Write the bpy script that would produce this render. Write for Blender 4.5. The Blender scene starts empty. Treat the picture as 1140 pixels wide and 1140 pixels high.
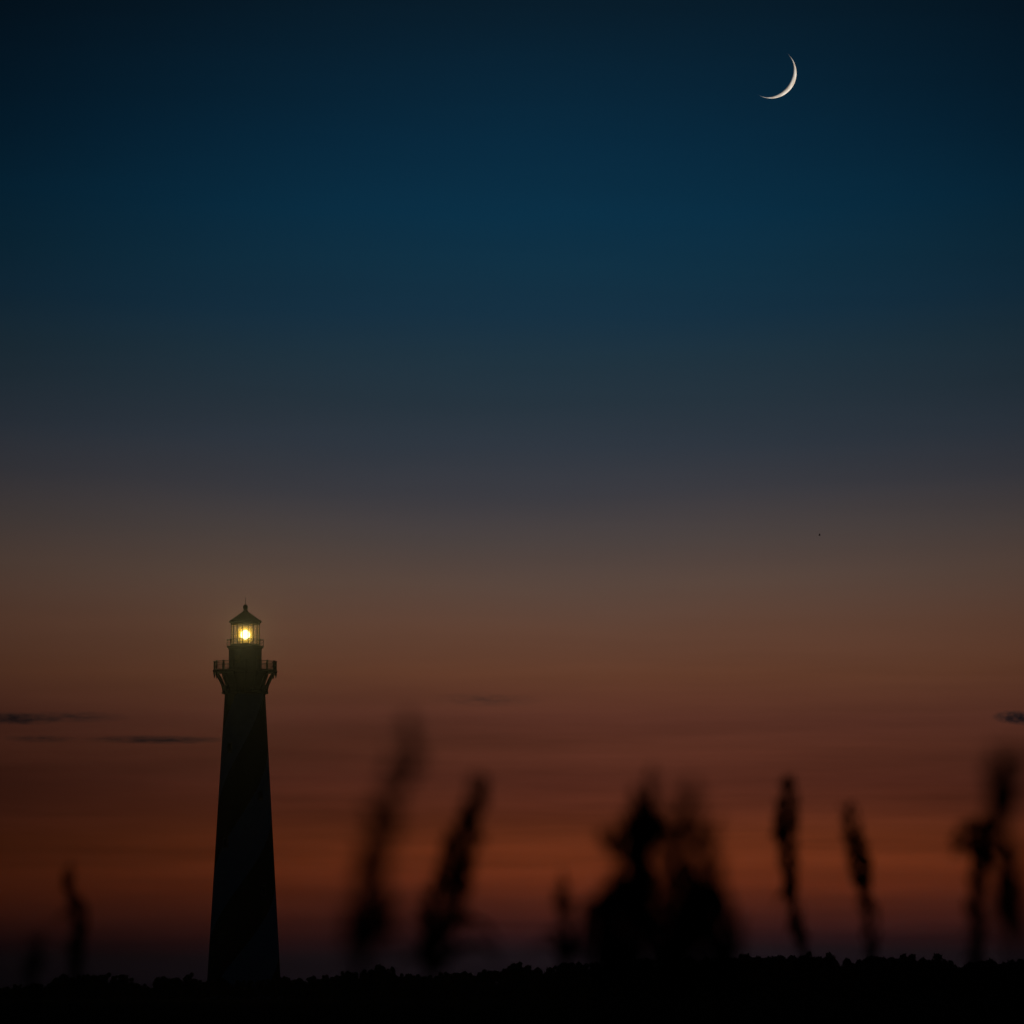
import bpy, bmesh, math, random
from mathutils import Vector, Matrix, noise as mnoise

random.seed(11)
S = bpy.context.scene
COL = S.collection
PI = math.pi
rad = math.radians

# ------------------------------------------------------------------ camera
K = 0.182 / 1140.0                 # tangent per photo pixel
EYE = 1.7
TILT = math.atan((1100 - 570) * K)
cam_d = bpy.data.cameras.new("camera")
cam_d.sensor_width = 36.0
cam_d.lens = 36.0 / 0.182
cam_d.clip_start = 0.5
cam_d.clip_end = 200000.0
cam_d.dof.use_dof = True
cam_d.dof.focus_distance = 950.0
cam_d.dof.aperture_fstop = 9.0
cam = bpy.data.objects.new("camera", cam_d)
COL.objects.link(cam)
cam.location = (0, 0, EYE)
cam.rotation_euler = (PI / 2 + TILT, 0, 0)
S.camera = cam
CT, ST = math.cos(TILT), math.sin(TILT)


def ray(px, py):
    u, v = (px - 570) * K, (570 - py) * K
    return Vector((u, CT - v * ST, ST + v * CT))


def at(px, py, d):
    """the point at ground distance d that stands at that place of the view"""
    r = ray(px, py)
    return Vector((0, 0, EYE)) + r * (d / r.y)


# ------------------------------------------------------------------ exposure
S.view_settings.view_transform = 'Standard'
S.view_settings.look = 'None'
S.view_settings.exposure = 0.0
S.view_settings.gamma = 1.0
S.cycles.use_denoising = True
S.cycles.volume_bounces = 0
S.cycles.max_bounces = 6
S.cycles.transparent_max_bounces = 16


def lin(c):
    c /= 255.0
    return c / 12.92 if c <= 0.04045 else ((c + 0.055) / 1.055) ** 2.4


# ------------------------------------------------------------------ world: twilight sky
# (photo row, sRGB colour of the sky at that elevation straight over the afterglow)
SKY = [
    (0, (8, 28, 42)), (80, (8, 35, 53)), (160, (8, 41, 62)), (240, (10, 47, 69)), (300, (16, 48, 67)),
    (350, (21, 48, 66)), (400, (30, 50, 63)), (450, (37, 51, 62)), (500, (46, 54, 64)), (550, (58, 58, 64)),
    (600, (74, 65, 63)), (650, (88, 69, 60)), (700, (95, 65, 51)), (750, (95, 58, 41)), (775, (90, 52, 38)),
    (800, (84, 46, 35)), (830, (82, 43, 31)), (870, (78, 38, 27)), (900, (83, 39, 25)), (930, (94, 43, 23)),
    (960, (103, 45, 22)), (985, (95, 40, 21)), (1005, (78, 33, 21)), (1030, (58, 25, 21)), (1050, (39, 19, 21)),
    (1065, (25, 18, 22)), (1100, (19, 15, 20)),
]
E_LO, E_HI = -0.01, 0.26
world = bpy.data.worlds.new("World")
S.world = world
world.use_nodes = True
nt = world.node_tree
nt.nodes.clear()


def mk(tree, typ, **kw):
    n = tree.nodes.new(typ)
    for k, v in kw.items():
        setattr(n, k, v)
    return n


def mth(tree, op, a, b=None, c=None):
    n = tree.nodes.new('ShaderNodeMath')
    n.operation = op
    for i, v in enumerate((a, b, c)):
        if v is None:
            continue
        if isinstance(v, (int, float)):
            n.inputs[i].default_value = v
        else:
            tree.links.new(v, n.inputs[i])
    return n.outputs[0]


def build_world():
    L = nt.links.new
    tc = mk(nt, 'ShaderNodeTexCoord')
    sep = mk(nt, 'ShaderNodeSeparateXYZ')
    L(tc.outputs['Generated'], sep.inputs[0])
    x, y, z = sep.outputs
    hor = mth(nt, 'SQRT', mth(nt, 'ADD', mth(nt, 'MULTIPLY', x, x), mth(nt, 'MULTIPLY', y, y)))
    el = mth(nt, 'DIVIDE', z, mth(nt, 'MAXIMUM', hor, 1e-4))
    az = mth(nt, 'ARCTAN2', x, y)
    # thin stratified cloud layers: long in azimuth, thin in elevation
    cv = mk(nt, 'ShaderNodeCombineXYZ')
    L(mth(nt, 'MULTIPLY', az, 14.0), cv.inputs[0])
    L(mth(nt, 'MULTIPLY', el, 190.0), cv.inputs[1])
    n1 = mk(nt, 'ShaderNodeTexNoise')
    n1.inputs['Scale'].default_value = 1.0
    n1.inputs['Detail'].default_value = 4.0
    n1.inputs['Roughness'].default_value = 0.55
    L(cv.outputs[0], n1.inputs['Vector'])
    stre = mth(nt, 'SUBTRACT', n1.outputs['Fac'], 0.5)
    band = mk(nt, 'ShaderNodeMapRange', interpolation_type='SMOOTHSTEP')
    L(el, band.inputs['Value'])
    band.inputs['From Min'].default_value = 0.070
    band.inputs['From Max'].default_value = 0.030
    band.inputs['To Min'].default_value = 0.10
    band.inputs['To Max'].default_value = 1.0
    smod = mth(nt, 'ADD', 1.0, mth(nt, 'MULTIPLY', stre, band.outputs[0]))
    # slow drift of the layers so that they are not ruled lines
    cv2 = mk(nt, 'ShaderNodeCombineXYZ')
    L(mth(nt, 'MULTIPLY', az, 9.0), cv2.inputs[0])
    L(mth(nt, 'MULTIPLY', el, 22.0), cv2.inputs[1])
    n2 = mk(nt, 'ShaderNodeTexNoise')
    n2.inputs['Scale'].default_value = 1.0
    n2.inputs['Detail'].default_value = 2.0
    L(cv2.outputs[0], n2.inputs['Vector'])
    el2 = mth(nt, 'ADD', el, mth(nt, 'MULTIPLY', mth(nt, 'SUBTRACT', n2.outputs['Fac'], 0.5), 0.007))
    # the warm layer stands a little higher to either side
    bow = mk(nt, 'ShaderNodeMapRange', interpolation_type='SMOOTHSTEP')
    L(el, bow.inputs['Value'])
    bow.inputs['From Min'].default_value = 0.045
    bow.inputs['From Max'].default_value = 0.10
    bow.inputs['To Max'].default_value = 0.5
    side = mth(nt, 'MINIMUM', mth(nt, 'ABSOLUTE', mth(nt, 'SUBTRACT', az, 0.005)), 0.15)
    el2 = mth(nt, 'SUBTRACT', el2, mth(nt, 'MULTIPLY', bow.outputs[0], mth(nt, 'MULTIPLY', side, side)))
    fac = mk(nt, 'ShaderNodeMapRange')
    L(el2, fac.inputs['Value'])
    fac.inputs['From Min'].default_value = E_LO
    fac.inputs['From Max'].default_value = E_HI
    ramp = mk(nt, 'ShaderNodeValToRGB')
    L(fac.outputs[0], ramp.inputs[0])
    cr = ramp.color_ramp
    stops = []
    for py, c in reversed(SKY):
        r = ray(570, py)
        t = (r.z / math.hypot(r.x, r.y) - E_LO) / (E_HI - E_LO)
        stops.append((t, [lin(v) for v in c]))
    stops.append((1.0, [lin(4), lin(15), lin(24)]))
    stops.insert(0, (stops[0][0] - 0.012, [0.002, 0.0016, 0.002]))
    while len(cr.elements) < len(stops):
        cr.elements.new(0.5)
    for e, (t, c) in zip(cr.elements, stops):
        e.position = min(1, max(0, t))
        e.color = (*c, 1)
    # afterglow dies away sideways; lens vignetting is also put into this falloff
    sig = mk(nt, 'ShaderNodeMapRange', interpolation_type='SMOOTHSTEP')
    L(el, sig.inputs['Value'])
    sig.inputs['From Min'].default_value = 0.015
    sig.inputs['From Max'].default_value = 0.075
    sig.inputs['To Min'].default_value = 0.070
    sig.inputs['To Max'].default_value = 0.108
    top = mk(nt, 'ShaderNodeMapRange', interpolation_type='SMOOTHSTEP')
    L(el, top.inputs['Value'])
    top.inputs['From Min'].default_value = 0.085
    top.inputs['From Max'].default_value = 0.165
    top.inputs['To Min'].default_value = 1.0
    top.inputs['To Max'].default_value = 0.62  # narrower falloff high up: darkened upper corners painted into the sky
    mid = mk(nt, 'ShaderNodeMapRange', interpolation_type='SMOOTHSTEP')
    L(el, mid.inputs['Value'])
    mid.inputs['From Min'].default_value = 0.02
    mid.inputs['From Max'].default_value = 0.10
    mid.inputs['To Min'].default_value = 0.032
    mid.inputs['To Max'].default_value = 0.008
    q = mth(nt, 'DIVIDE', mth(nt, 'SUBTRACT', az, mid.outputs[0]), mth(nt, 'MULTIPLY', sig.outputs[0], top.outputs[0]))
    g = mth(nt, 'EXPONENT', mth(nt, 'MULTIPLY', mth(nt, 'MULTIPLY', q, q), -0.5))
    g = mth(nt, 'ADD', 0.10, mth(nt, 'MULTIPLY', g, 0.93))
    tot = mth(nt, 'MULTIPLY', g, smod)
    bg = mk(nt, 'ShaderNodeBackground')
    glow = mk(nt, 'ShaderNodeVectorMath', operation='SCALE')
    L(ramp.outputs[0], glow.inputs[0])
    L(tot, glow.inputs['Scale'])
    away = mk(nt, 'ShaderNodeMapRange', interpolation_type='SMOOTHSTEP')
    L(mth(nt, 'ABSOLUTE', az), away.inputs['Value'])
    away.inputs['From Min'].default_value = 0.25
    away.inputs['From Max'].default_value = 1.0
    dusk = mk(nt, 'ShaderNodeMapRange', interpolation_type='SMOOTHSTEP')
    L(z, dusk.inputs['Value'])
    dusk.inputs['From Min'].default_value = -0.05
    dusk.inputs['From Max'].default_value = 0.05
    blue = mk(nt, 'ShaderNodeVectorMath', operation='SCALE')
    blue.inputs[0].default_value = (0.0005, 0.0014, 0.0032)
    L(dusk.outputs[0], blue.inputs['Scale'])
    mix = mk(nt, 'ShaderNodeMix', data_type='RGBA')
    L(away.outputs[0], mix.inputs['Factor'])
    L(glow.outputs[0], mix.inputs['A'])
    L(blue.outputs[0], mix.inputs['B'])
    L(mix.outputs['Result'], bg.inputs[0])
    out = mk(nt, 'ShaderNodeOutputWorld')
    L(bg.outputs[0], out.inputs[0])


build_world()

# ------------------------------------------------------------------ the sun, below the horizon; only the far moon still sees it
MOON_PX = (858.7, 81.5)
MOON_D = 30000.0
mv = ray(*MOON_PX).normalized()
right = Vector((1, 0, 0))
upv = Vector((0, -ST, CT))
limb = (right * 0.82 - upv * 0.57)
limb = (limb - mv * limb.dot(mv)).normalized()
ELONG = rad(33.5)
to_sun = (mv * math.cos(ELONG) + limb * math.sin(ELONG)).normalized()
sun_d = bpy.data.lights.new("sun", 'SUN')
sun_d.energy = 5.0
sun_d.angle = rad(0.5)
sun_d.color = (1.0, 0.91, 0.78)
sun = bpy.data.objects.new("sun", sun_d)
COL.objects.link(sun)
sun.rotation_euler = (-to_sun).to_track_quat('-Z', 'Y').to_euler()


# ------------------------------------------------------------------ helpers
def tag(o, label=None, cat=None, group=None, kind=None):
    if label: o['label'] = label
    if cat: o['category'] = cat
    if group: o['group'] = group
    if kind: o['kind'] = kind
    return o


def empty(name, loc, label=None, cat=None, group=None):
    o = bpy.data.objects.new(name, None)
    COL.objects.link(o)
    o.location = loc
    o.empty_display_size = 0.2
    return tag(o, label, cat, group)


def obj(name, bm, mat, parent=None, smooth=False):
    me = bpy.data.meshes.new(name)
    bm.normal_update()
    bm.to_mesh(me)
    bm.free()
    if mat: me.materials.append(mat)
    if smooth:
        me.polygons.foreach_set('use_smooth', [True] * len(me.polygons))
    o = bpy.data.objects.new(name, me)
    COL.objects.link(o)
    if parent: o.parent = parent
    return o


def lathe(bm, prof, n=48, close=False, off=0.0):
    """prof: (r, z) list from bottom to top"""
    rings = []
    for r, z in prof:
        if r < 1e-5:
            rings.append([bm.verts.new((0, 0, z))])
        else:
            rings.append([bm.verts.new((r * math.cos(2 * PI * i / n + off), r * math.sin(2 * PI * i / n + off), z)) for i in range(n)])
    pairs = list(zip(rings, rings[1:]))
    if close: pairs.append((rings[-1], rings[0]))
    for a, b in pairs:
        for i in range(n):
            j = (i + 1) % n
            if len(a) == 1 and len(b) == 1: continue
            if len(a) == 1: bm.faces.new((a[0], b[j], b[i]))
            elif len(b) == 1: bm.faces.new((a[i], a[j], b[0]))
            else: bm.faces.new((a[i], a[j], b[j], b[i]))
    return rings


def tube(bm, pts, radii, n=6, cap=True):
    pts = [Vector(p) for p in pts]
    if not isinstance(radii, (list, tuple)): radii = [radii] * len(pts)
    rings = []
    prev = None
    for i, p in enumerate(pts):
        d = (pts[min(i + 1, len(pts) - 1)] - pts[max(i - 1, 0)])
        d = d.normalized() if d.length > 1e-9 else Vector((0, 0, 1))
        if prev is None:
            a = d.cross(Vector((0.31, 0.9, 0.17))).normalized()
        else:
            a = (prev - d * prev.dot(d)).normalized()
        prev = a
        b = d.cross(a)
        rings.append([bm.verts.new(p + (a * math.cos(2 * PI * k / n) + b * math.sin(2 * PI * k / n)) * radii[i]) for k in range(n)])
    for r0, r1 in zip(rings, rings[1:]):
        for k in range(n):
            j = (k + 1) % n
            bm.faces.new((r0[k], r0[j], r1[j], r1[k]))
    if cap:
        bm.faces.new(list(reversed(rings[0])))
        bm.faces.new(rings[-1])


def box(bm, c, size, rotz=0.0):
    m = Matrix.Translation(c) @ Matrix.Rotation(rotz, 4, 'Z') @ Matrix.Diagonal((*size, 1))
    bmesh.ops.create_cube(bm, size=1.0, matrix=m)


def material(name, col, rough=0.8, var=0.25, scale=4.0, metallic=0.0, spec=0.3, bump=0.0):
    m = bpy.data.materials.new(name)
    m.use_nodes = True
    t = m.node_tree
    b = t.nodes['Principled BSDF']
    tc = mk(t, 'ShaderNodeTexCoord')
    n = mk(t, 'ShaderNodeTexNoise')
    n.inputs['Scale'].default_value = scale
    n.inputs['Detail'].default_value = 5.0
    t.links.new(tc.outputs['Object'], n.inputs['Vector'])
    r = mk(t, 'ShaderNodeValToRGB')
    r.color_ramp.elements[0].position = 0.3
    r.color_ramp.elements[1].position = 0.7
    r.color_ramp.elements[0].color = (*[v * (1 - var) for v in col], 1)
    r.color_ramp.elements[1].color = (*[min(1, v * (1 + var)) for v in col], 1)
    t.links.new(n.outputs['Fac'], r.inputs[0])
    t.links.new(r.outputs[0], b.inputs['Base Color'])
    b.inputs['Roughness'].default_value = rough
    b.inputs['Metallic'].default_value = metallic
    b.inputs['Specular IOR Level'].default_value = spec
    if bump:
        bp = mk(t, 'ShaderNodeBump')
        bp.inputs['Strength'].default_value = bump
        t.links.new(n.outputs['Fac'], bp.inputs['Height'])
        t.links.new(bp.outputs[0], b.inputs['Normal'])
    return m


M_GROUND = material("marsh_and_sand", (0.05, 0.045, 0.03), 1.0, 0.4, 0.4, spec=0.0, bump=0.3)
M_IRON = material("black_iron", (0.02, 0.02, 0.022), 0.6, 0.3, 2.0)
M_STONE = material("granite", (0.25, 0.22, 0.2), 0.85, 0.25, 3.0, bump=0.2)
M_BARK = material("bark", (0.07, 0.055, 0.04), 0.95, 0.4, 6.0, spec=0.1, bump=0.4)
M_LEAF = material("foliage", (0.045, 0.06, 0.025), 0.9, 0.5, 1.2, spec=0.1)
M_STRAW = material("dry_straw", (0.09, 0.07, 0.04), 0.9, 0.35, 60.0, spec=0.1)
M_BLADE = material("grass_blade", (0.06, 0.07, 0.03), 0.9, 0.35, 20.0, spec=0.1)
M_FEATHER = material("feathers", (0.04, 0.04, 0.045), 0.9, 0.3, 8.0, spec=0.1)


def stripe_material():
    m = bpy.data.materials.new("spiral_paint")
    m.use_nodes = True
    t = m.node_tree
    b = t.nodes['Principled BSDF']
    tc = mk(t, 'ShaderNodeTexCoord')
    sp = mk(t, 'ShaderNodeSeparateXYZ')
    t.links.new(tc.outputs['Object'], sp.inputs[0])
    a = mth(t, 'DIVIDE', mth(t, 'ARCTAN2', sp.outputs[1], sp.outputs[0]), PI)
    v = mth(t, 'SUBTRACT', a, mth(t, 'DIVIDE', sp.outputs[2], 23.0))
    v = mth(t, 'FRACT', mth(t, 'ADD', v, 10.852))
    w = mth(t, 'LESS_THAN', v, 0.5)
    n = mk(t, 'ShaderNodeTexNoise')
    n.inputs['Scale'].default_value = 0.9
    n.inputs['Detail'].default_value = 6.0
    t.links.new(tc.outputs['Object'], n.inputs['Vector'])
    dirt = mth(t, 'ADD', 0.8, mth(t, 'MULTIPLY', n.outputs['Fac'], 0.35))
    mx = mk(t, 'ShaderNodeMix', data_type='RGBA')
    t.links.new(w, mx.inputs['Factor'])
    mx.inputs['A'].default_value = (0.03, 0.03, 0.032, 1)
    mx.inputs['B'].default_value = (0.62, 0.62, 0.6, 1)
    mu = mk(t, 'ShaderNodeMix', data_type='RGBA', blend_type='MULTIPLY')
    mu.inputs['Factor'].default_value = 1.0
    t.links.new(mx.outputs['Result'], mu.inputs['A'])
    t.links.new(dirt, mu.inputs['B'])
    t.links.new(mu.outputs['Result'], b.inputs['Base Color'])
    b.inputs['Roughness'].default_value = 0.85
    br = mk(t, 'ShaderNodeTexBrick')
    br.inputs['Scale'].default_value = 3.0
    t.links.new(tc.outputs['Object'], br.inputs['Vector'])
    bp = mk(t, 'ShaderNodeBump')
    bp.inputs['Strength'].default_value = 0.15
    t.links.new(br.outputs['Fac'], bp.inputs['Height'])
    t.links.new(bp.outputs[0], b.inputs['Normal'])
    return m


def glow_glass(name, frost, tint):
    """clear glass with scattering added to imitate the bloom round the lamp"""
    m = bpy.data.materials.new(name)
    m.use_nodes = True
    t = m.node_tree
    t.nodes.clear()
    out = mk(t, 'ShaderNodeOutputMaterial')
    tr = mk(t, 'ShaderNodeBsdfTransparent')
    tl = mk(t, 'ShaderNodeBsdfTranslucent')
    tl.inputs[0].default_value = (*tint, 1)
    n = mk(t, 'ShaderNodeTexNoise')
    n.inputs['Scale'].default_value = 0.8
    n.inputs['Detail'].default_value = 2
    f = mth(t, 'MULTIPLY', n.outputs['Fac'], frost * 2)
    mx = mk(t, 'ShaderNodeMixShader')
    t.links.new(f, mx.inputs[0])
    t.links.new(tr.outputs[0], mx.inputs[1])
    t.links.new(tl.outputs[0], mx.inputs[2])
    t.links.new(mx.outputs[0], out.inputs[0])
    return m


def lamp_material(strength):
    m = bpy.data.materials.new("lamp_light")
    m.use_nodes = True
    t = m.node_tree
    t.nodes.clear()
    out = mk(t, 'ShaderNodeOutputMaterial')
    e = mk(t, 'ShaderNodeEmission')
    e.inputs[0].default_value = (1.0, 0.82, 0.32, 1)
    e.inputs[1].default_value = strength
    t.links.new(e.outputs[0], out.inputs[0])
    return m


# ------------------------------------------------------------------ ground
def ground_h(x, y):
    r = math.hypot(x, y)
    dune = 0.75 * math.exp(-((y - 6) / 9.0) ** 2) * (0.8 + 0.2 * math.sin(x * 0.35 + 1))
    roll = 0.35 * mnoise.noise(Vector((x * 0.02, y * 0.02, 0.3))) * min(1, r / 60) * (1 if r < 1500 else 0)
    fine = 0.05 * mnoise.noise(Vector((x * 0.5, y * 0.5, 1.3))) if r < 80 else 0
    return dune + roll + fine - 0.05


def build_ground():
    bm = bmesh.new()
    ang = 96
    radii = [0.0]
    r = 0.6
    while r < 3000:
        radii.append(r)
        r *= 1.075
    radii.append(3000.0)
    rings = []
    for r in radii:
        if r == 0:
            rings.append([bm.verts.new((0, 0, ground_h(0, 0)))])
        else:
            rings.append([bm.verts.new((r * math.sin(2 * PI * k / ang), r * math.cos(2 * PI * k / ang),
                                        ground_h(r * math.sin(2 * PI * k / ang), r * math.cos(2 * PI * k / ang)))) for k in range(ang)])
    for a, b in zip(rings, rings[1:]):
        for i in range(ang):
            j = (i + 1) % ang
            if len(a) == 1: bm.faces.new((a[0], b[j], b[i]))
            else: bm.faces.new((a[i], a[j], b[j], b[i]))
    bmesh.ops.recalc_face_normals(bm, faces=bm.faces)
    o = obj("ground", bm, M_GROUND, None, True)
    tag(o, kind='structure')


build_ground()

# ------------------------------------------------------------------ lighthouse
TD = 950.0
TX = 271.5
TU = TD * K * 1.0                         # metres per photo pixel at the tower


def tz(py):
    return at(TX, py, TD).z


def build_lighthouse():
    base = at(TX, 1100, TD)
    root = empty("lighthouse", (base.x, base.y, 0.0),
                 "tall tapering lighthouse with spiral stripes and a lit lantern on top", "lighthouse")
    u = TU
    # plinth and shaft
    def R(py): return (22.9 + (py - 780) * (40.3 - 22.9) / 305.0) * u
    zt = tz(771)
    bm = bmesh.new()
    zp = 2.2
    r0 = R(1111) + 0.15
    lathe(bm, [(r0 + 0.5, -0.4), (r0 + 0.5, 0.9), (r0 + 0.2, 1.2), (r0 + 0.05, zp - 0.6), (r0 + 0.3, zp - 0.45),
               (r0 + 0.3, zp), (R(1097), zp + 0.25)], 8, off=PI / 8)
    obj("plinth", bm, M_STONE, root)
    bm = bmesh.new()
    prof = []
    for i in range(25):
        z = zp + 0.2 + (zt - zp - 0.2) * i / 24
        py = 1111 - z / u
        prof.append((R(py), z))
    lathe(bm, prof, 72)
    shaft = obj("shaft", bm, stripe_material(), root, True)
    # small windows up the shaft
    for k, (zw, a) in enumerate(((10, -2.2), (18, -0.9), (26, -2.2), (34, -0.9), (42, -2.2))):
        rw = R(1111 - zw / u)
        bm = bmesh.new()
        box(bm, (math.cos(a) * rw, math.sin(a) * rw, zw), (0.5, 0.9, 1.7), a)
        wf = obj("window", bm, M_STONE, shaft)
        bm = bmesh.new()
        box(bm, (math.cos(a) * (rw + 0.2), math.sin(a) * (rw + 0.2), zw), (0.12, 0.6, 1.35), a)
        obj("pane", bm, M_IRON, wf)
    # corbelled head under the main gallery
    bm = bmesh.new()
    lathe(bm, [(R(771) - 0.02, zt - 0.3), (24.6 * u, zt - 0.25), (24.6 * u, zt + 0.3), (22.4 * u, zt + 0.5), (22.2 * u, tz(763)),
               (23.2 * u, tz(759)), (25.5 * u, tz(753)), (26.2 * u, tz(749.5)), (18.0 * u, tz(749.4))], 64)
    obj("cornice", bm, M_IRON, root, False)
    # gallery deck
    zd = tz(747.4)
    bm = bmesh.new()
    lathe(bm, [(18 * u, zd - 0.22), (35.6 * u, zd - 0.22), (36.4 * u, zd - 0.1), (36.4 * u, zd + 0.1), (35.8 * u, zd + 0.18), (18 * u, zd + 0.18)], 16, close=True, off=PI / 16)
    deck = obj("gallery_deck", bm, M_IRON, root)
    # sixteen iron brackets
    for k in range(16):
        a = 2 * PI * k / 16 + PI / 16 * 0.3
        ca, sa = math.cos(a), math.sin(a)
        bm = bmesh.new()
        def pt(r, z): return (ca * r * u, sa * r * u, z)
        tube(bm, [pt(34.2, zd - 0.2), pt(34.2, tz(752)), pt(34.2, tz(755.2))], [0.22, 0.16, 0.04], 6)
        tube(bm, [pt(32.6, tz(750)), pt(28.6, tz(756.5)), pt(25.6, tz(763)), pt(23.9, tz(770.5))], [0.15, 0.17, 0.17, 0.2], 6)
        tube(bm, [pt(24.4, tz(772.8)), pt(24.6, tz(771.5)), pt(24.2, tz(769.5))], [0.10, 0.28, 0.14], 8)
        tube(bm, [pt(22.3, tz(764)), pt(25.6, tz(763))], 0.07, 5)
        obj("bracket", bm, M_IRON, deck)
    # railings
    def railing(rr, z0, h, posts, pick, pr, name, parent):
        bm = bmesh.new()
        n = 64
        for hz, t in ((1.0, 0.055), (0.55, 0.03), (0.12, 0.03)):
            tube(bm, [(rr * math.cos(2 * PI * i / n), rr * math.sin(2 * PI * i / n), z0 + h * hz) for i in range(n + 1)], t, 5, False)
        for i in range(pick):
            a = 2 * PI * i / pick
            box(bm, (rr * math.cos(a), rr * math.sin(a), z0 + h * 0.5), (0.035, 0.035, h), a)
        for i in range(posts):
            a = 2 * PI * i / posts + 0.059
            p = (rr * math.cos(a), rr * math.sin(a))
            tube(bm, [(*p, z0), (*p, z0 + h), (*p, z0 + h * 1.06), (*p, z0 + h * 1.13)], [pr, pr, pr * 1.5, pr * 0.3], 6)
        obj(name, bm, M_IRON, parent)
    railing(34.3 * u, zd + 0.15, 9.6 * u, 16, 112, 0.15, "gallery_railing", deck)
    # watch room
    zl = tz(720.2)
    bm = bmesh.new()
    lathe(bm, [(18.7 * u, zd + 0.1), (18.7 * u, zd + 0.5), (18.3 * u, zd + 0.6), (18.3 * u, zl - 0.5), (18.9 * u, zl - 0.35), (19.2 * u, zl - 0.2), (15 * u, zl - 0.19)], 48)
    watch = obj("watch_room", bm, M_IRON, root)
    for a in (-2.0, -0.6, 0.9, 2.4):
        bm = bmesh.new()
        box(bm, (math.cos(a) * 18.35 * u, math.sin(a) * 18.35 * u, zd + 1.9), (0.12, 0.9, 1.3), a)
        obj("shutter", bm, M_BARK, watch)
    bm = bmesh.new()
    lathe(bm, [(12 * u, zl - 0.18), (20.1 * u, zl - 0.18), (20.6 * u, zl - 0.05), (20.6 * u, zl + 0.1), (12 * u, zl + 0.1)], 48, close=True)
    ldeck = obj("lantern_deck", bm, M_IRON, root)
    railing(20.2 * u, zl + 0.1, 7.2 * u, 10, 0, 0.05, "lantern_railing", ldeck)
    # lantern: sill wall, ten posts with head and sill rings, panes
    ze = tz(693.4)
    rl = 15.9 * u
    N = 16
    off = -PI / 2 + rad(2.7) + PI / N
    bm = bmesh.new()
    lathe(bm, [(rl - 0.12, zl + 0.08), (rl + 0.14, zl + 0.08), (rl + 0.14, zl + 0.42), (rl - 0.12, zl + 0.42)], N, close=True, off=off)
    lathe(bm, [(rl - 0.14, ze - 0.3), (rl + 0.12, ze - 0.3), (rl + 0.12, ze + 0.02), (rl - 0.14, ze + 0.02)], N, close=True, off=off)
    for k in range(N):
        a = off + 2 * PI * k / N
        box(bm, (rl * math.cos(a), rl * math.sin(a), (zl + ze) / 2), (0.13, 0.13, ze - zl - 0.2), a)
    for k in range(N):                     # one horizontal glazing bar to a pane
        a0, a1 = off + 2 * PI * k / N, off + 2 * PI * (k + 1) / N
        for f in (0.5,):
            z = zl + (ze - zl) * f
            tube(bm, [(rl * math.cos(a0), rl * math.sin(a0), z), (rl * math.cos(a1), rl * math.sin(a1), z)], 0.022, 5, False)
    frame = obj("lantern_frame", bm, M_IRON, root)
    bm = bmesh.new()
    lathe(bm, [(rl - 0.03, zl + 0.42), (rl - 0.03, ze - 0.3)], N, off=off)
    obj("lantern_glass", bm, glow_glass("glow_panes", 0.13, (0.95, 0.76, 0.34)), frame)  # panes scatter light to imitate lamp bloom
    # roof with ball vent and rod
    bm = bmesh.new()
    e = 17.6 * u
    lathe(bm, [(rl - 0.2, ze), (e, ze), (e + 0.12, ze + 0.12), (e + 0.05, ze + 0.32), (15.2 * u, tz(689.6)), (11.6 * u, tz(687)), (8.0 * u, tz(684.4)),
               (5.0 * u, tz(682.3)), (3.1 * u, tz(680.8)), (2.3 * u, tz(679.4)), (2.3 * u, tz(679.2)), (0, tz(679.1))], 40)
    roof = obj("roof", bm, M_IRON, root, False)
    bm = bmesh.new()
    lathe(bm, [(1.9 * u, tz(679.8)), (2.0 * u, tz(679)), (2.5 * u, tz(678)), (2.9 * u, tz(676.4)), (2.75 * u, tz(675)), (2.0 * u, tz(673.8)), (1.0 * u, tz(673.0)), (0, tz(672.8))], 20)
    obj("vent_ball", bm, M_IRON, roof, True)
    bm = bmesh.new()
    tube(bm, [(0, 0, tz(674)), (0, 0, tz(664.5))], [0.06, 0.02], 6)
    obj("lightning_rod", bm, M_IRON, roof)
    # lens: pedestal, glass barrel and the glowing burner inside
    zc = tz(706.6)
    bm = bmesh.new()
    lathe(bm, [(0.9, zl + 0.05), (0.9, zl + 0.2), (0.5, zl + 0.3), (0.45, zc - 1.4), (0.0, zc - 1.38)], 20)
    obj("lens_pedestal", bm, M_IRON, root)
    bm = bmesh.new()
    prof = []
    for i in range(23):
        a = -1.25 + 2.5 * i / 22
        step = 0.03 if i % 2 else 0.0
        prof.append(((1.08 + step) * math.cos(a) ** 0.8, zc + 1.12 * math.sin(a)))
    lathe(bm, prof, 32)
    lens = obj("lens", bm, glow_glass("lens_glass", 0.26, (1.0, 0.74, 0.22)), root, True)
    bm = bmesh.new()
    lathe(bm, [((1.52 + (0.03 if i % 2 else 0)) * math.cos(-1.2 + 2.4 * i / 20) ** 0.8, zc + 1.5 * math.sin(-1.2 + 2.4 * i / 20)) for i in range(21)], 32)
    obj("glow_shell", bm, glow_glass("glow_shell_glass", 0.24, (1.0, 0.74, 0.22)), lens, True)  # outer glass shell added only for the yellow glow ring
    bm = bmesh.new()
    bmesh.ops.create_icosphere(bm, subdivisions=3, radius=0.80)
    lamp = obj("lamp", bm, lamp_material(7.0), lens, True)
    lamp.location = (0, 0, zc)
    return root, zc


lighthouse, ZC = build_lighthouse()


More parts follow.
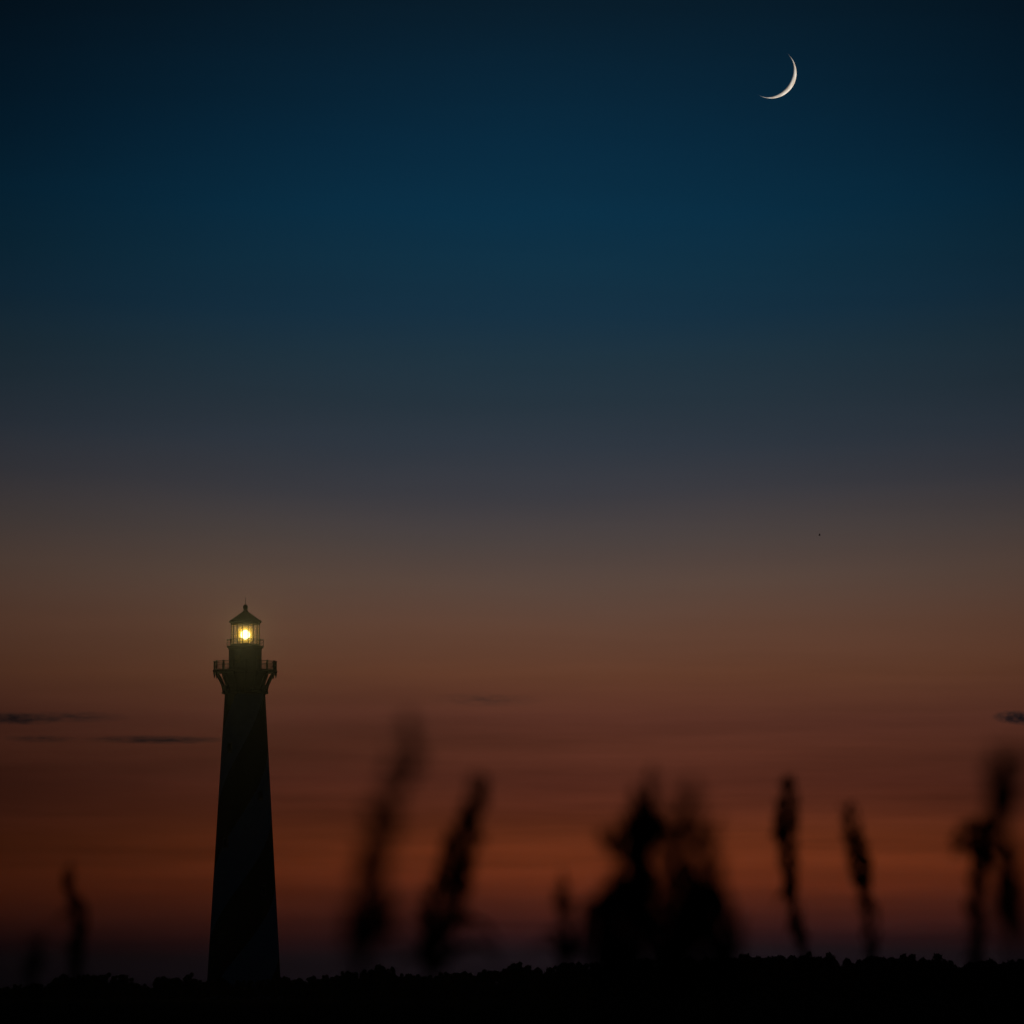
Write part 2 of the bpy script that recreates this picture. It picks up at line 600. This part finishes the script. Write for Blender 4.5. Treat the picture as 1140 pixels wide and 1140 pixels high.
# ------------------------------------------------------------------ thin haze added to give the lamp a halo
def build_haze():
    bm = bmesh.new()
    box(bm, (0, 0, 35.0), (6200, 6200, 74.0))
    m = bpy.data.materials.new("haze_air")
    m.use_nodes = True
    t = m.node_tree
    t.nodes.clear()
    out = mk(t, 'ShaderNodeOutputMaterial')
    v = mk(t, 'ShaderNodeVolumePrincipled')
    v.inputs['Color'].default_value = (0.8, 0.86, 0.95, 1)
    v.inputs['Density'].default_value = HAZE
    v.inputs['Anisotropy'].default_value = 0.95
    t.links.new(v.outputs[0], out.inputs['Volume'])
    tag(obj("haze", bm, m), kind='stuff')


HAZE = 1e-5
build_haze()

# unseen spot added before the lantern glass to light a halo in the haze
bl = bpy.data.lights.new("halo_spot", 'SPOT')
bl.energy = 36000.0
bl.color = (1.0, 0.78, 0.28)
bl.spot_size = rad(50)
bl.spot_blend = 0.6
bl.shadow_soft_size = 0.3
beam = bpy.data.objects.new("halo_spot", bl)
COL.objects.link(beam)
beam.location = (lighthouse.location.x, lighthouse.location.y - 3.4, ZC)
beam.rotation_euler = (rad(90), 0, rad(180))

# ------------------------------------------------------------------ moon (its sunlit part that faces us)
def build_moon():
    c = Vector((0, 0, EYE)) + mv * MOON_D
    R = 27.9 * K * MOON_D / ray(*MOON_PX).length * ray(*MOON_PX).length
    bm = bmesh.new()
    # poles of the lune at the two horns: meridians run horn to horn
    axis = mv.cross(limb).normalized()
    nm, nl = 22, 64
    grid = []
    for i in range(nm + 1):
        # angle 0 = limb, measured towards us; the sunlit lune ends at the terminator
        b = -0.06 + (ELONG + 0.06 + 0.015) * i / nm
        m = limb * math.cos(b) - mv * math.sin(b)
        row = []
        for j in range(nl + 1):
            t = -PI / 2 + PI * j / nl
            n = m * math.cos(t) + axis * math.sin(t)
            dn = 1.0
            row.append(bm.verts.new(n * R * dn))
        grid.append(row)
    for i in range(nm):
        for j in range(nl):
            bm.faces.new((grid[i][j], grid[i + 1][j], grid[i + 1][j + 1], grid[i][j + 1]))
    bmesh.ops.remove_doubles(bm, verts=bm.verts, dist=0.01)
    bm.normal_update()
    if sum(f.normal.dot(f.calc_center_median()) for f in bm.faces) < 0:
        bmesh.ops.reverse_faces(bm, faces=bm.faces)
    m = bpy.data.materials.new("moon_dust")
    m.use_nodes = True
    t = m.node_tree
    t.nodes.clear()
    out = mk(t, 'ShaderNodeOutputMaterial')
    tc = mk(t, 'ShaderNodeTexCoord')
    n = mk(t, 'ShaderNodeTexNoise')
    n.inputs['Scale'].default_value = 0.03
    n.inputs['Detail'].default_value = 6
    t.links.new(tc.outputs['Object'], n.inputs['Vector'])
    r = mk(t, 'ShaderNodeValToRGB')
    r.color_ramp.elements[0].position = 0.35
    r.color_ramp.elements[0].color = (0.66, 0.54, 0.42, 1)
    r.color_ramp.elements[1].position = 0.62
    r.color_ramp.elements[1].color = (0.98, 0.95, 0.92, 1)
    t.links.new(n.outputs['Fac'], r.inputs[0])
    d = mk(t, 'ShaderNodeBsdfDiffuse')
    t.links.new(r.outputs[0], d.inputs[0])
    ge = mk(t, 'ShaderNodeNewGeometry')         # dust-covered ground: brightness falls off slowly towards the terminator
    va = mk(t, 'ShaderNodeVectorMath', operation='ADD')
    t.links.new(ge.outputs['Normal'], va.inputs[0])
    va.inputs[1].default_value = to_sun * 0.45
    vn = mk(t, 'ShaderNodeVectorMath', operation='NORMALIZE')
    t.links.new(va.outputs[0], vn.inputs[0])
    t.links.new(vn.outputs[0], d.inputs['Normal'])
    tr = mk(t, 'ShaderNodeBsdfTransparent')     # the air's own glow lies in front of the moon
    ad = mk(t, 'ShaderNodeAddShader')
    t.links.new(d.outputs[0], ad.inputs[0])
    t.links.new(tr.outputs[0], ad.inputs[1])
    t.links.new(ad.outputs[0], out.inputs[0])
    o = obj("moon", bm, m, None, True)
    o.location = c
    tag(o, "thin pale crescent moon shining alone in the dark blue sky", "moon")


build_moon()


# ------------------------------------------------------------------ dark cloud streaks, far beyond the tower
def cloud_material():
    m = bpy.data.materials.new("cloud_vapour")
    m.use_nodes = True
    t = m.node_tree
    t.nodes.clear()
    out = mk(t, 'ShaderNodeOutputMaterial')
    tc = mk(t, 'ShaderNodeTexCoord')
    ln = mk(t, 'ShaderNodeVectorMath', operation='LENGTH')
    t.links.new(tc.outputs['Object'], ln.inputs[0])
    fall = mth(t, 'MAXIMUM', mth(t, 'SUBTRACT', 1.0, ln.outputs['Value']), 0.0)
    n = mk(t, 'ShaderNodeTexNoise')
    n.inputs['Scale'].default_value = 1.0
    n.inputs['Detail'].default_value = 4
    n.inputs['Roughness'].default_value = 0.65
    mp = mk(t, 'ShaderNodeMapping')
    mp.inputs['Scale'].default_value = (5.5, 1.2, 2.2)
    t.links.new(tc.outputs['Object'], mp.inputs['Vector'])
    oi = mk(t, 'ShaderNodeObjectInfo')
    t.links.new(mth(t, 'MULTIPLY', oi.outputs['Random'], 40.0), mp.inputs['Location'])
    t.links.new(mp.outputs[0], n.inputs['Vector'])
    att = mk(t, 'ShaderNodeAttribute', attribute_type='OBJECT', attribute_name='thickness')
    d = mth(t, 'MULTIPLY', mth(t, 'MULTIPLY', fall, mth(t, 'MAXIMUM', mth(t, 'MULTIPLY_ADD', n.outputs['Fac'], 7.0, -2.4), 0.05)), att.outputs['Fac'])
    va = mk(t, 'ShaderNodeVolumeAbsorption')
    va.inputs['Color'].default_value = (0.0, 0.32, 0.62, 1)
    t.links.new(d, va.inputs['Density'])
    t.links.new(va.outputs[0], out.inputs['Volume'])
    return m


M_CLOUD = cloud_material()


def cloud(px, py, wpx, hpx, tau, tilt, label, seed):
    D = 9000.0
    c = at(px, py, D)
    s = D * K
    bm = bmesh.new()
    bmesh.ops.create_icosphere(bm, subdivisions=4, radius=1.0)
    for v in bm.verts:
        n = mnoise.noise(v.co * 1.6 + Vector((seed * 7.1, 0, 0)))
        v.co *= 1 + 0.22 * n
        v.co.z += 0.5 * mnoise.noise(Vector((v.co.x * 1.5 + seed * 3, 0, 0)))
    o = obj("cloud", bm, M_CLOUD, None, True)
    o.location = c
    depth = 60.0
    o.scale = (wpx * s / 2, depth, hpx * s / 2)
    o.rotation_euler = (0, rad(tilt), 0)
    o['thickness'] = tau / (2 * depth)
    tag(o, label, "cloud", "dark cloud streaks low in the sky")


cloud(12, 800, 130, 16, 2.6, 1.0, "dark blue cloud streak cut by the left edge of the sky", 1)
cloud(84, 798, 140, 15, 0.9, 0.6, "faint thin cloud streak high left of the lighthouse, beside a darker one", 2)
cloud(44, 822.5, 100, 10, 1.0, 0.4, "short thin cloud streak low at the far left of the sky", 3)
cloud(176, 823.5, 180, 11, 2.0, 0.3, "long thin dark cloud streak reaching to the lighthouse shaft from the left", 4)
cloud(1134, 799, 64, 18, 3.0, 3.0, "small dark ragged cloud at the right edge of the sky", 5)
cloud(542, 779, 140, 18, 0.45, 1.0, "faint wide cloud smear in the orange sky right of the lighthouse lantern", 6)


# ------------------------------------------------------------------ trees on the far shore
def crown_bm(seed, flat, lean):
    rnd = random.Random(seed)
    bm = bmesh.new()
    lobes = []
    for i in range(9):
        a = rnd.uniform(0, 2 * PI)
        r = rnd.uniform(0.0, 0.33)
        z = rnd.uniform(0.42, 0.84)
        lobes.append((Vector((r * math.cos(a) + lean * z, r * math.sin(a), z)), rnd.uniform(0.08, 0.22)))
    for i in range(4):
        lobes.append((Vector((lean * 0.85 + rnd.uniform(-0.22, 0.22), rnd.uniform(-0.2, 0.2), rnd.uniform(0.8, 0.93))), rnd.uniform(0.05, 0.12)))
    for i in range(5):                      # low skirts
        a = rnd.uniform(0, 2 * PI)
        lobes.append((Vector((0.34 * math.cos(a), 0.34 * math.sin(a), rnd.uniform(0.22, 0.4))), rnd.uniform(0.16, 0.24)))
    for c, rr in lobes:
        for k in range(int(520 * (rr / 0.2) ** 2)):
            d = Vector((rnd.gauss(0, 1), rnd.gauss(0, 1), rnd.gauss(0, 1))).normalized()
            p = c + Vector((d.x, d.y, d.z * flat)) * rr * rnd.uniform(0.55, 1.06)
            s = rnd.uniform(0.018, 0.042)
            e1 = Vector((rnd.gauss(0, 1), rnd.gauss(0, 1), rnd.gauss(0, 1))).normalized()
            e2 = e1.cross(d).normalized()
            bm.faces.new([bm.verts.new(q) for q in (p - e1 * s, p + e2 * s * 0.6, p + e1 * s * 1.2, p - e2 * s * 0.6)])
    return bm


def trunk_bm(seed, lean):
    rnd = random.Random(seed + 50)
    bm = bmesh.new()
    top = Vector((lean * 0.6, 0, 0.62))
    tube(bm, [(0, 0, -0.05), (lean * 0.1, 0.01, 0.16), (lean * 0.35, -0.01, 0.4), top], [0.05, 0.036, 0.026, 0.01], 7)
    for i in range(6):
        a = rnd.uniform(0, 2 * PI)
        z = rnd.uniform(0.2, 0.5)
        st = Vector((lean * z * 0.8, 0, z))
        en = st + Vector((math.cos(a) * 0.26, math.sin(a) * 0.26, rnd.uniform(0.12, 0.3)))
        tube(bm, [st, (st + en) / 2 + Vector((0, 0, -0.02)), en], [0.018, 0.012, 0.005], 5)
    return bm


TREE_KINDS = []
for k in range(8):
    lean = random.uniform(-0.18, 0.18)
    kinds = []
    for nm_, b, mt in (("crown", crown_bm(100 + k, random.uniform(0.6, 1.0), lean), M_LEAF), ("trunk", trunk_bm(100 + k, lean), M_BARK)):
        me = bpy.data.meshes.new("tree_" + nm_)
        b.normal_update(); b.to_mesh(me); b.free()
        me.materials.append(mt)
        zmax = max(v.co.z for v in me.vertices)
        kinds.append((nm_, me, zmax))
    TREE_KINDS.append(kinds)

PROFILE = [(-20, 1098), (0, 1098), (20, 1097), (42, 1096), (60, 1089), (75, 1085), (90, 1086), (105, 1085), (115, 1083), (125, 1088), (135, 1082),
           (143, 1087), (149, 1095), (166, 1095), (175, 1086), (185, 1083), (195, 1087), (205, 1084), (215, 1086), (228, 1087), (250, 1090), (290, 1090),
           (313, 1087), (335, 1086), (348, 1088), (362, 1083), (371, 1088), (384, 1080), (396, 1078), (405, 1075), (414, 1078), (425, 1072),
           (434, 1075), (441, 1084), (453, 1082), (466, 1084), (482, 1081), (510, 1080), (540, 1081), (553, 1079), (560, 1074), (572, 1072), (585, 1074),
           (598, 1072), (610, 1077), (621, 1073), (635, 1070), (650, 1072), (662, 1070), (690, 1070), (720, 1066), (760, 1064), (800, 1064), (815, 1062), (830, 1060),
           (845, 1063), (860, 1062), (874, 1066), (886, 1060), (900, 1061), (910, 1070), (918, 1062), (926, 1058), (935, 1062), (946, 1071), (957, 1068), (970, 1064),
           (985, 1061), (993, 1066), (1005, 1061), (1020, 1064), (1035, 1061), (1050, 1062), (1059, 1068), (1066, 1075), (1074, 1070), (1088, 1068),
           (1104, 1064), (1116, 1068), (1128, 1066), (1140, 1066), (1165, 1066)]


def prof(px):
    for (x0, y0), (x1, y1) in zip(PROFILE, PROFILE[1:]):
        if x0 <= px <= x1:
            return y0 + (y1 - y0) * (px - x0) / (x1 - x0)
    return 1070


SPECIAL = {925: "rounded dark tree standing up alone from the right part of the treeline",
           425: "highest rounded tree crown in the treeline just right of the lighthouse",
           }


def tree_label(px):
    if px < 231: return "low black tree in the distant treeline left of the lighthouse", "trees left of the lighthouse"
    if px < 313: return "low dark tree hiding the foot of the lighthouse", "trees before the lighthouse foot"
    if px < 650: return "low black tree in the distant line between lighthouse and largest grass clump", "trees right of the lighthouse"
    return "black tree of even height in the higher right part of the treeline", "trees in the right of the treeline"


TREE_N = 0


def plant_tree(px, py, d, width, label=None, group=None):
    global TREE_N
    kind = TREE_KINDS[TREE_N % len(TREE_KINDS)]
    TREE_N += 1
    top = at(px, py, d)
    gz = ground_h(top.x, top.y)
    h = (top.z - gz) / kind[0][2]
    lb, gp = tree_label(px)
    root = empty("tree", (top.x, top.y, gz - 0.02), label or lb, "tree", group or gp)
    w = width
    root.scale = (w, w, h)
    root.rotation_euler = (0, 0, random.uniform(0, 2 * PI))
    for nm_, me, _ in kind:
        c = bpy.data.objects.new(nm_, me)
        COL.objects.link(c)
        c.parent = root


px = -14.0
while px < 1160:
    step = random.uniform(7, 14)
    j = random.uniform(-3, 3)
    near = [k for k in SPECIAL if abs(k - px) < 6]
    y = prof(px)
    if near:
        k = near[0]
        plant_tree(k, prof(k), random.uniform(915, 930), 4.6, SPECIAL.pop(k), None)
    else:
        d = random.uniform(860, 925)
        hgt = at(px, y, d).z
        plant_tree(px, y + random.choice((-2.5, -1, 0, 0.5, 1.5, 2.5, 3)) + random.uniform(-0.7, 0.7), d, min(max(hgt * 0.8, 2.6), 5.6) * random.uniform(0.75, 1.25))
    px += step
px = -10.0
while px < 1160:                           # a second, lower row behind closes the gaps
    y = max(prof(px - 9), prof(px - 4), prof(px), prof(px + 4), prof(px + 9)) + random.uniform(1.5, 5)
    d = random.uniform(975, 1060)
    if at(px, y, d).z > 1.6:
        plant_tree(px, y, d, random.uniform(4.0, 6.0))
    px += random.uniform(13, 22)


# ------------------------------------------------------------------ foreground sea oats
def spikelet(bm, p, d, side, L, W):
    """flat pointed oval seed head hanging along d"""
    n = d.cross(side).normalized()
    prof = ((0.0, 0.12), (0.18, 0.7), (0.42, 1.0), (0.68, 0.8), (0.9, 0.3))
    th = W * 0.22
    tip = bm.verts.new(p + d * L)
    rows = []
    for t, w in prof:
        q = p + d * (L * t)
        rows.append([bm.verts.new(q + side * (W / 2 * w)), bm.verts.new(q + n * th * w), bm.verts.new(q - side * (W / 2 * w)), bm.verts.new(q - n * th * w)])
    for a, b in zip(rows, rows[1:]):
        for k in range(4):
            bm.faces.new((a[k], a[(k + 1) % 4], b[(k + 1) % 4], b[k]))
    for k in range(4):
        bm.faces.new((rows[-1][k], rows[-1][(k + 1) % 4], tip))


def smooth_path(pts, n):
    out = []
    for i in range(len(pts) - 1):
        p0 = pts[max(i - 1, 0)]; p1 = pts[i]; p2 = pts[i + 1]; p3 = pts[min(i + 2, len(pts) - 1)]
        for k in range(n):
            t = k / n
            out.append(0.5 * ((2 * p1) + (p2 - p0) * t + (2 * p0 - 5 * p1 + 4 * p2 - p3) * t * t + (3 * p1 - p0 - 3 * p2 + p3) * t ** 3))
    out.append(pts[-1])
    return out


def sea_oats(label, path, d, heads, leaves=(), seed=0, group="blurred seed heads in the foreground"):
    """path: photo places from tip to lowest seen point. heads: (y0, y1, half width px, count, bias px)"""
    rnd = random.Random(seed)
    q = d * K
    top_pts = [at(x, y, d) for x, y in path]
    low = top_pts[-1]
    dirn = (top_pts[-1] - top_pts[-2]).normalized()
    bx = low.x + dirn.x * 0.25
    by = d + 0.05
    gz = ground_h(bx, by)
    pts = top_pts + [low + dirn * 0.15 + Vector((0, 0.01, -0.05)), Vector((bx, by, (low.z + gz) / 2 - 0.05)), Vector((bx + 0.02, by + 0.02, gz - 0.02))]
    axis = smooth_path(pts, 6)
    base = Vector((bx, by, gz))
    root = empty("sea_oats", base, label, "grass stalk", group)
    bm = bmesh.new()
    m = len(axis)
    tube(bm, [p - base for p in axis], [0.0007 + 0.0026 * min(1, i / (m * 0.7)) for i in range(m)], 6)
    obj("stem", bm, M_STRAW, root, True)

    def on_axis(py):
        z = at(570, py, d).z
        for a, b in zip(axis, axis[1:]):
            if (a.z - z) * (b.z - z) <= 0 and a.z != b.z:
                return a.lerp(b, (a.z - z) / (a.z - b.z))
        return axis[0]
    for (y0, y1, hw, cnt, bias) in heads:
        bm = bmesh.new()
        for i in range(cnt):
            f = (i + rnd.random()) / cnt
            py = y0 + (y1 - y0) * f
            p = on_axis(py) + Vector((0, 0, 0))
            shape = math.sin(PI * min(0.97, max(0.08, f ** 0.8))) ** 0.7
            off = rnd.uniform(-1, 1) * hw * shape + bias * shape
            e = p + Vector((off * q, rnd.uniform(-1, 1) * hw * q * 0.8 * shape, rnd.uniform(-2, 3) * q))
            st = on_axis(min(y1 + 8, py + abs(off) * 0.9))
            mid = st.lerp(e, 0.6) + Vector((0, 0, abs(off) * q * 0.25))
            tube(bm, [st - base, mid - base, e - base], [0.0007, 0.0006, 0.0005], 4, False)
            L = rnd.uniform(0.011, 0.020)
            W = L * rnd.uniform(0.34, 0.46)
            dn = Vector((rnd.uniform(-0.25, 0.25) + 0.22 * (1 if off > 0 else -1), rnd.uniform(-0.35, 0.35), rnd.choice((1, 1, -1)) * rnd.uniform(0.5, 1.0))).normalized()
            sd = dn.cross(Vector((rnd.gauss(0, 1), rnd.gauss(0, 1), rnd.gauss(0, 1)))).normalized()
            spikelet(bm, e - base, dn, sd, L, W)
        obj("seed_head", bm, M_STRAW, root)
    lv = list(leaves)
    for pts_px, wpx in lv:
        lp = smooth_path([at(x, y, d) for x, y in pts_px], 6)
        leaf_mesh(lp, wpx * q, base, root)
    for k in range(3):                      # blades at the foot
        a = rnd.uniform(0, 2 * PI)
        h = rnd.uniform(0.35, 0.6)
        o = Vector((math.cos(a), math.sin(a), 0))
        lp = smooth_path([base, base + o * 0.08 + Vector((0, 0, h * 0.6)), base + o * 0.25 + Vector((0, 0, h * 0.85)), base + o * 0.5 + Vector((0, 0, h * 0.6))], 5)
        leaf_mesh(lp, 0.007, base, root)
    return root


def leaf_mesh(lp, w, base, root):
    bm = bmesh.new()
    rows = []
    n = len(lp)
    for i, p in enumerate(lp):
        t = (lp[min(i + 1, n - 1)] - lp[max(i - 1, 0)]).normalized()
        s = t.cross(Vector((0.1, 1, 0.2))).normalized()
        nn = t.cross(s)
        f = i / (n - 1)
        ww = w / 2 * (min(1, f * 6 + 0.3)) * (1 - f ** 2.5) + 0.0003
        p = p - base
        rows.append([bm.verts.new(p + s * ww), bm.verts.new(p - nn * ww * 0.4), bm.verts.new(p - s * ww), bm.verts.new(p - nn * ww * 0.25)])
    for a, b in zip(rows, rows[1:]):
        for k in range(4):
            bm.faces.new((a[k], a[(k + 1) % 4], b[(k + 1) % 4], b[k]))
    obj("leaf", bm, M_BLADE, root, True)


sea_oats("short blurred grass stalk at the far left, lowest of the left pair", [(41, 1046), (39, 1062), (37, 1080), (36, 1100)], 6.0,
         [(1048, 1100, 7, 30, 0)], seed=1)
sea_oats("dark leaning seed head left of the lighthouse, taller of the left pair", [(70, 968), (74, 985), (80, 1005), (87, 1030), (85, 1060), (84, 1100)], 7.5,
         [(966, 1008, 5, 18, 2), (1000, 1045, 9, 50, 3), (1040, 1095, 8, 46, 0)], [([(84, 1040), (76, 1018), (64, 1021), (58, 1030)], 4)], seed=2)
sea_oats("very blurred tall stalk with two seed tufts, nearest right of the lighthouse", [(452, 806), (450, 850), (443, 890), (424, 930), (412, 975), (402, 1005), (398, 1100)], 3.3,
         [(820, 890, 15, 15, 0), (905, 988, 17, 34, 2), (1008, 1070, 26, 50, 14)], [([(400, 1090), (420, 1045), (440, 1040), (452, 1070)], 10)], seed=3)
sea_oats("dark leaning feathery seed head, second grass stalk right of the lighthouse", [(534, 860), (527, 900), (516, 945), (503, 985), (490, 1025), (481, 1065), (477, 1100)], 5.5,
         [(866, 925, 14, 34, 0), (905, 990, 22, 100, -1), (975, 1072, 25, 130, 0)],
         [([(480, 1075), (500, 1035), (525, 1024), (545, 1036), (556, 1060)], 9), ([(482, 1085), (505, 1060), (535, 1052), (560, 1075)], 12), ([(478, 1085), (470, 1068), (455, 1064), (440, 1072)], 8)], seed=4)
sea_oats("small slim seed head left of the largest blurred grass clump", [(625, 980), (626, 1005), (630, 1030), (630, 1055), (630, 1100)], 6.0,
         [(984, 1046, 7, 24, 0), (1040, 1072, 13, 30, 0)], [([(630, 1070), (622, 1046), (610, 1038), (600, 1044)], 7), ([(630, 1080), (618, 1056), (600, 1052), (585, 1060)], 6)], seed=5)
sea_oats("black central seed head, darkest and tallest of the largest grass clump", [(720, 862), (719, 890), (716, 915), (712, 950), (712, 1000), (708, 1050), (706, 1100)], 5.0,
         [(864, 900, 8, 12, 0), (888, 964, 17, 110, -2), (915, 975, 18, 56, -22), (955, 1060, 12, 80, -2)], seed=6)
sea_oats("low bushy seed head on the left of the largest grass clump", [(682, 975), (676, 1000), (671, 1030), (670, 1060), (670, 1100)], 4.8,
         [(980, 1030, 15, 40, 6), (1008, 1085, 26, 120, 2)], [([(690, 1090), (670, 1030), (655, 1010), (645, 1030)], 8), ([(700, 1090), (690, 1040), (672, 1005), (662, 1000)], 9)], seed=7)
sea_oats("low dense seed head hanging in the middle of the largest grass clump", [(700, 978), (698, 1005), (696, 1040), (700, 1100)], 5.2,
         [(985, 1085, 24, 130, 4)], [([(720, 1090), (740, 1045), (762, 1030), (785, 1042)], 9)], seed=8)
sea_oats("wide blurred seed head, brownish right neighbour of the black central one", [(770, 878), (766, 910), (760, 950), (756, 1000), (752, 1060), (750, 1100)], 3.4,
         [(886, 965, 17, 34, -2), (935, 1020, 27, 34, -2), (1006, 1090, 38, 140, 2)], [([(748, 1010), (760, 990), (780, 985), (795, 1000)], 8)], seed=9)
sea_oats("right-leaning blurred seed head on the right edge of the largest grass clump", [(774, 905), (784, 955), (791, 995), (798, 1035), (806, 1065), (810, 1100)], 4.2,
         [(905, 1000, 13, 24, 4), (990, 1088, 22, 130, -2)], [([(800, 1090), (790, 1040), (774, 1010), (760, 1012)], 8)], seed=10)
sea_oats("upright slender seed head with a left bump, right of the largest clump", [(879, 866), (877, 890), (875, 925), (878, 960), (882, 1000), (890, 1040), (897, 1064), (900, 1100)], 8.0,
         [(868, 992, 12, 165, 0), (908, 945, 7, 22, -9), (975, 1070, 9, 76, -1)], [([(890, 1040), (880, 1005), (868, 995), (862, 1010)], 5)], seed=11)
sea_oats("slender seed head leaning left, second from the right-edge stalks", [(945, 898), (949, 930), (954, 955), (961, 990), (968, 1030), (971, 1060), (972, 1100)], 8.0,
         [(898, 940, 9, 34, 0), (932, 964, 13, 48, 1), (955, 1006, 11, 72, 0), (1000, 1070, 8, 40, 0)], seed=12)
sea_oats("dark upright stalk with a sideways seed tuft near the right edge", [(1100, 925), (1094, 940), (1090, 965), (1087, 1000), (1087, 1040), (1088, 1100)], 6.5,
         [(914, 956, 28, 64, -12), (945, 1000, 8, 46, 0), (1000, 1085, 9, 64, 0)], [([(1092, 955), (1105, 945), (1118, 965), (1122, 1000)], 7)], seed=13)
sea_oats("very blurred tall stalk against the right edge, nearest of the right pair", [(1116, 842), (1117, 870), (1116, 900), (1114, 940), (1122, 980), (1124, 1020), (1128, 1100)], 3.7,
         [(846, 898, 19, 34, 3), (886, 1000, 12, 70, 1), (994, 1042, 17, 46, 0)], seed=14)


# ------------------------------------------------------------------ one far bird
def build_bird():
    d = 900.0
    p = at(912.6, 596, d)
    root = empty("bird", p, "tiny dark bird flying alone high in the dusk sky below the moon", "bird")
    bm = bmesh.new()
    lathe(bm, [(0, -0.17), (0.02, -0.14), (0.05, -0.06), (0.065, 0.02), (0.05, 0.1), (0.03, 0.14), (0.034, 0.17), (0.02, 0.2), (0, 0.235)], 10)
    for v in bm.verts:
        v.co = Vector((v.co.x, v.co.z, v.co.y))
    bmesh.ops.recalc_face_normals(bm, faces=bm.faces)
    obj("body", bm, M_FEATHER, root, True)
    for s in (-1, 1):
        bm = bmesh.new()
        pts = [((0.03, 0.09), (0.03, -0.05), 0.02), ((0.09, 0.11), (0.09, -0.05), 0.13), ((0.14, 0.08), (0.14, -0.05), 0.22), ((0.17, 0.0), (0.17, -0.05), 0.28)]
        rows = []
        for a, b, z in pts:
            rows.append([bm.verts.new((s * a[0], a[1], z)), bm.verts.new((s * b[0], b[1], z)), bm.verts.new((s * b[0], b[1], z - 0.012)), bm.verts.new((s * a[0], a[1], z - 0.012))])
        for r0, r1 in zip(rows, rows[1:]):
            for k in range(4):
                bm.faces.new((r0[k], r0[(k + 1) % 4], r1[(k + 1) % 4], r1[k]))
        bm.faces.new(rows[-1])
        obj("wing", bm, M_FEATHER, root)
    root.rotation_euler = (0, 0, rad(75))


build_bird()
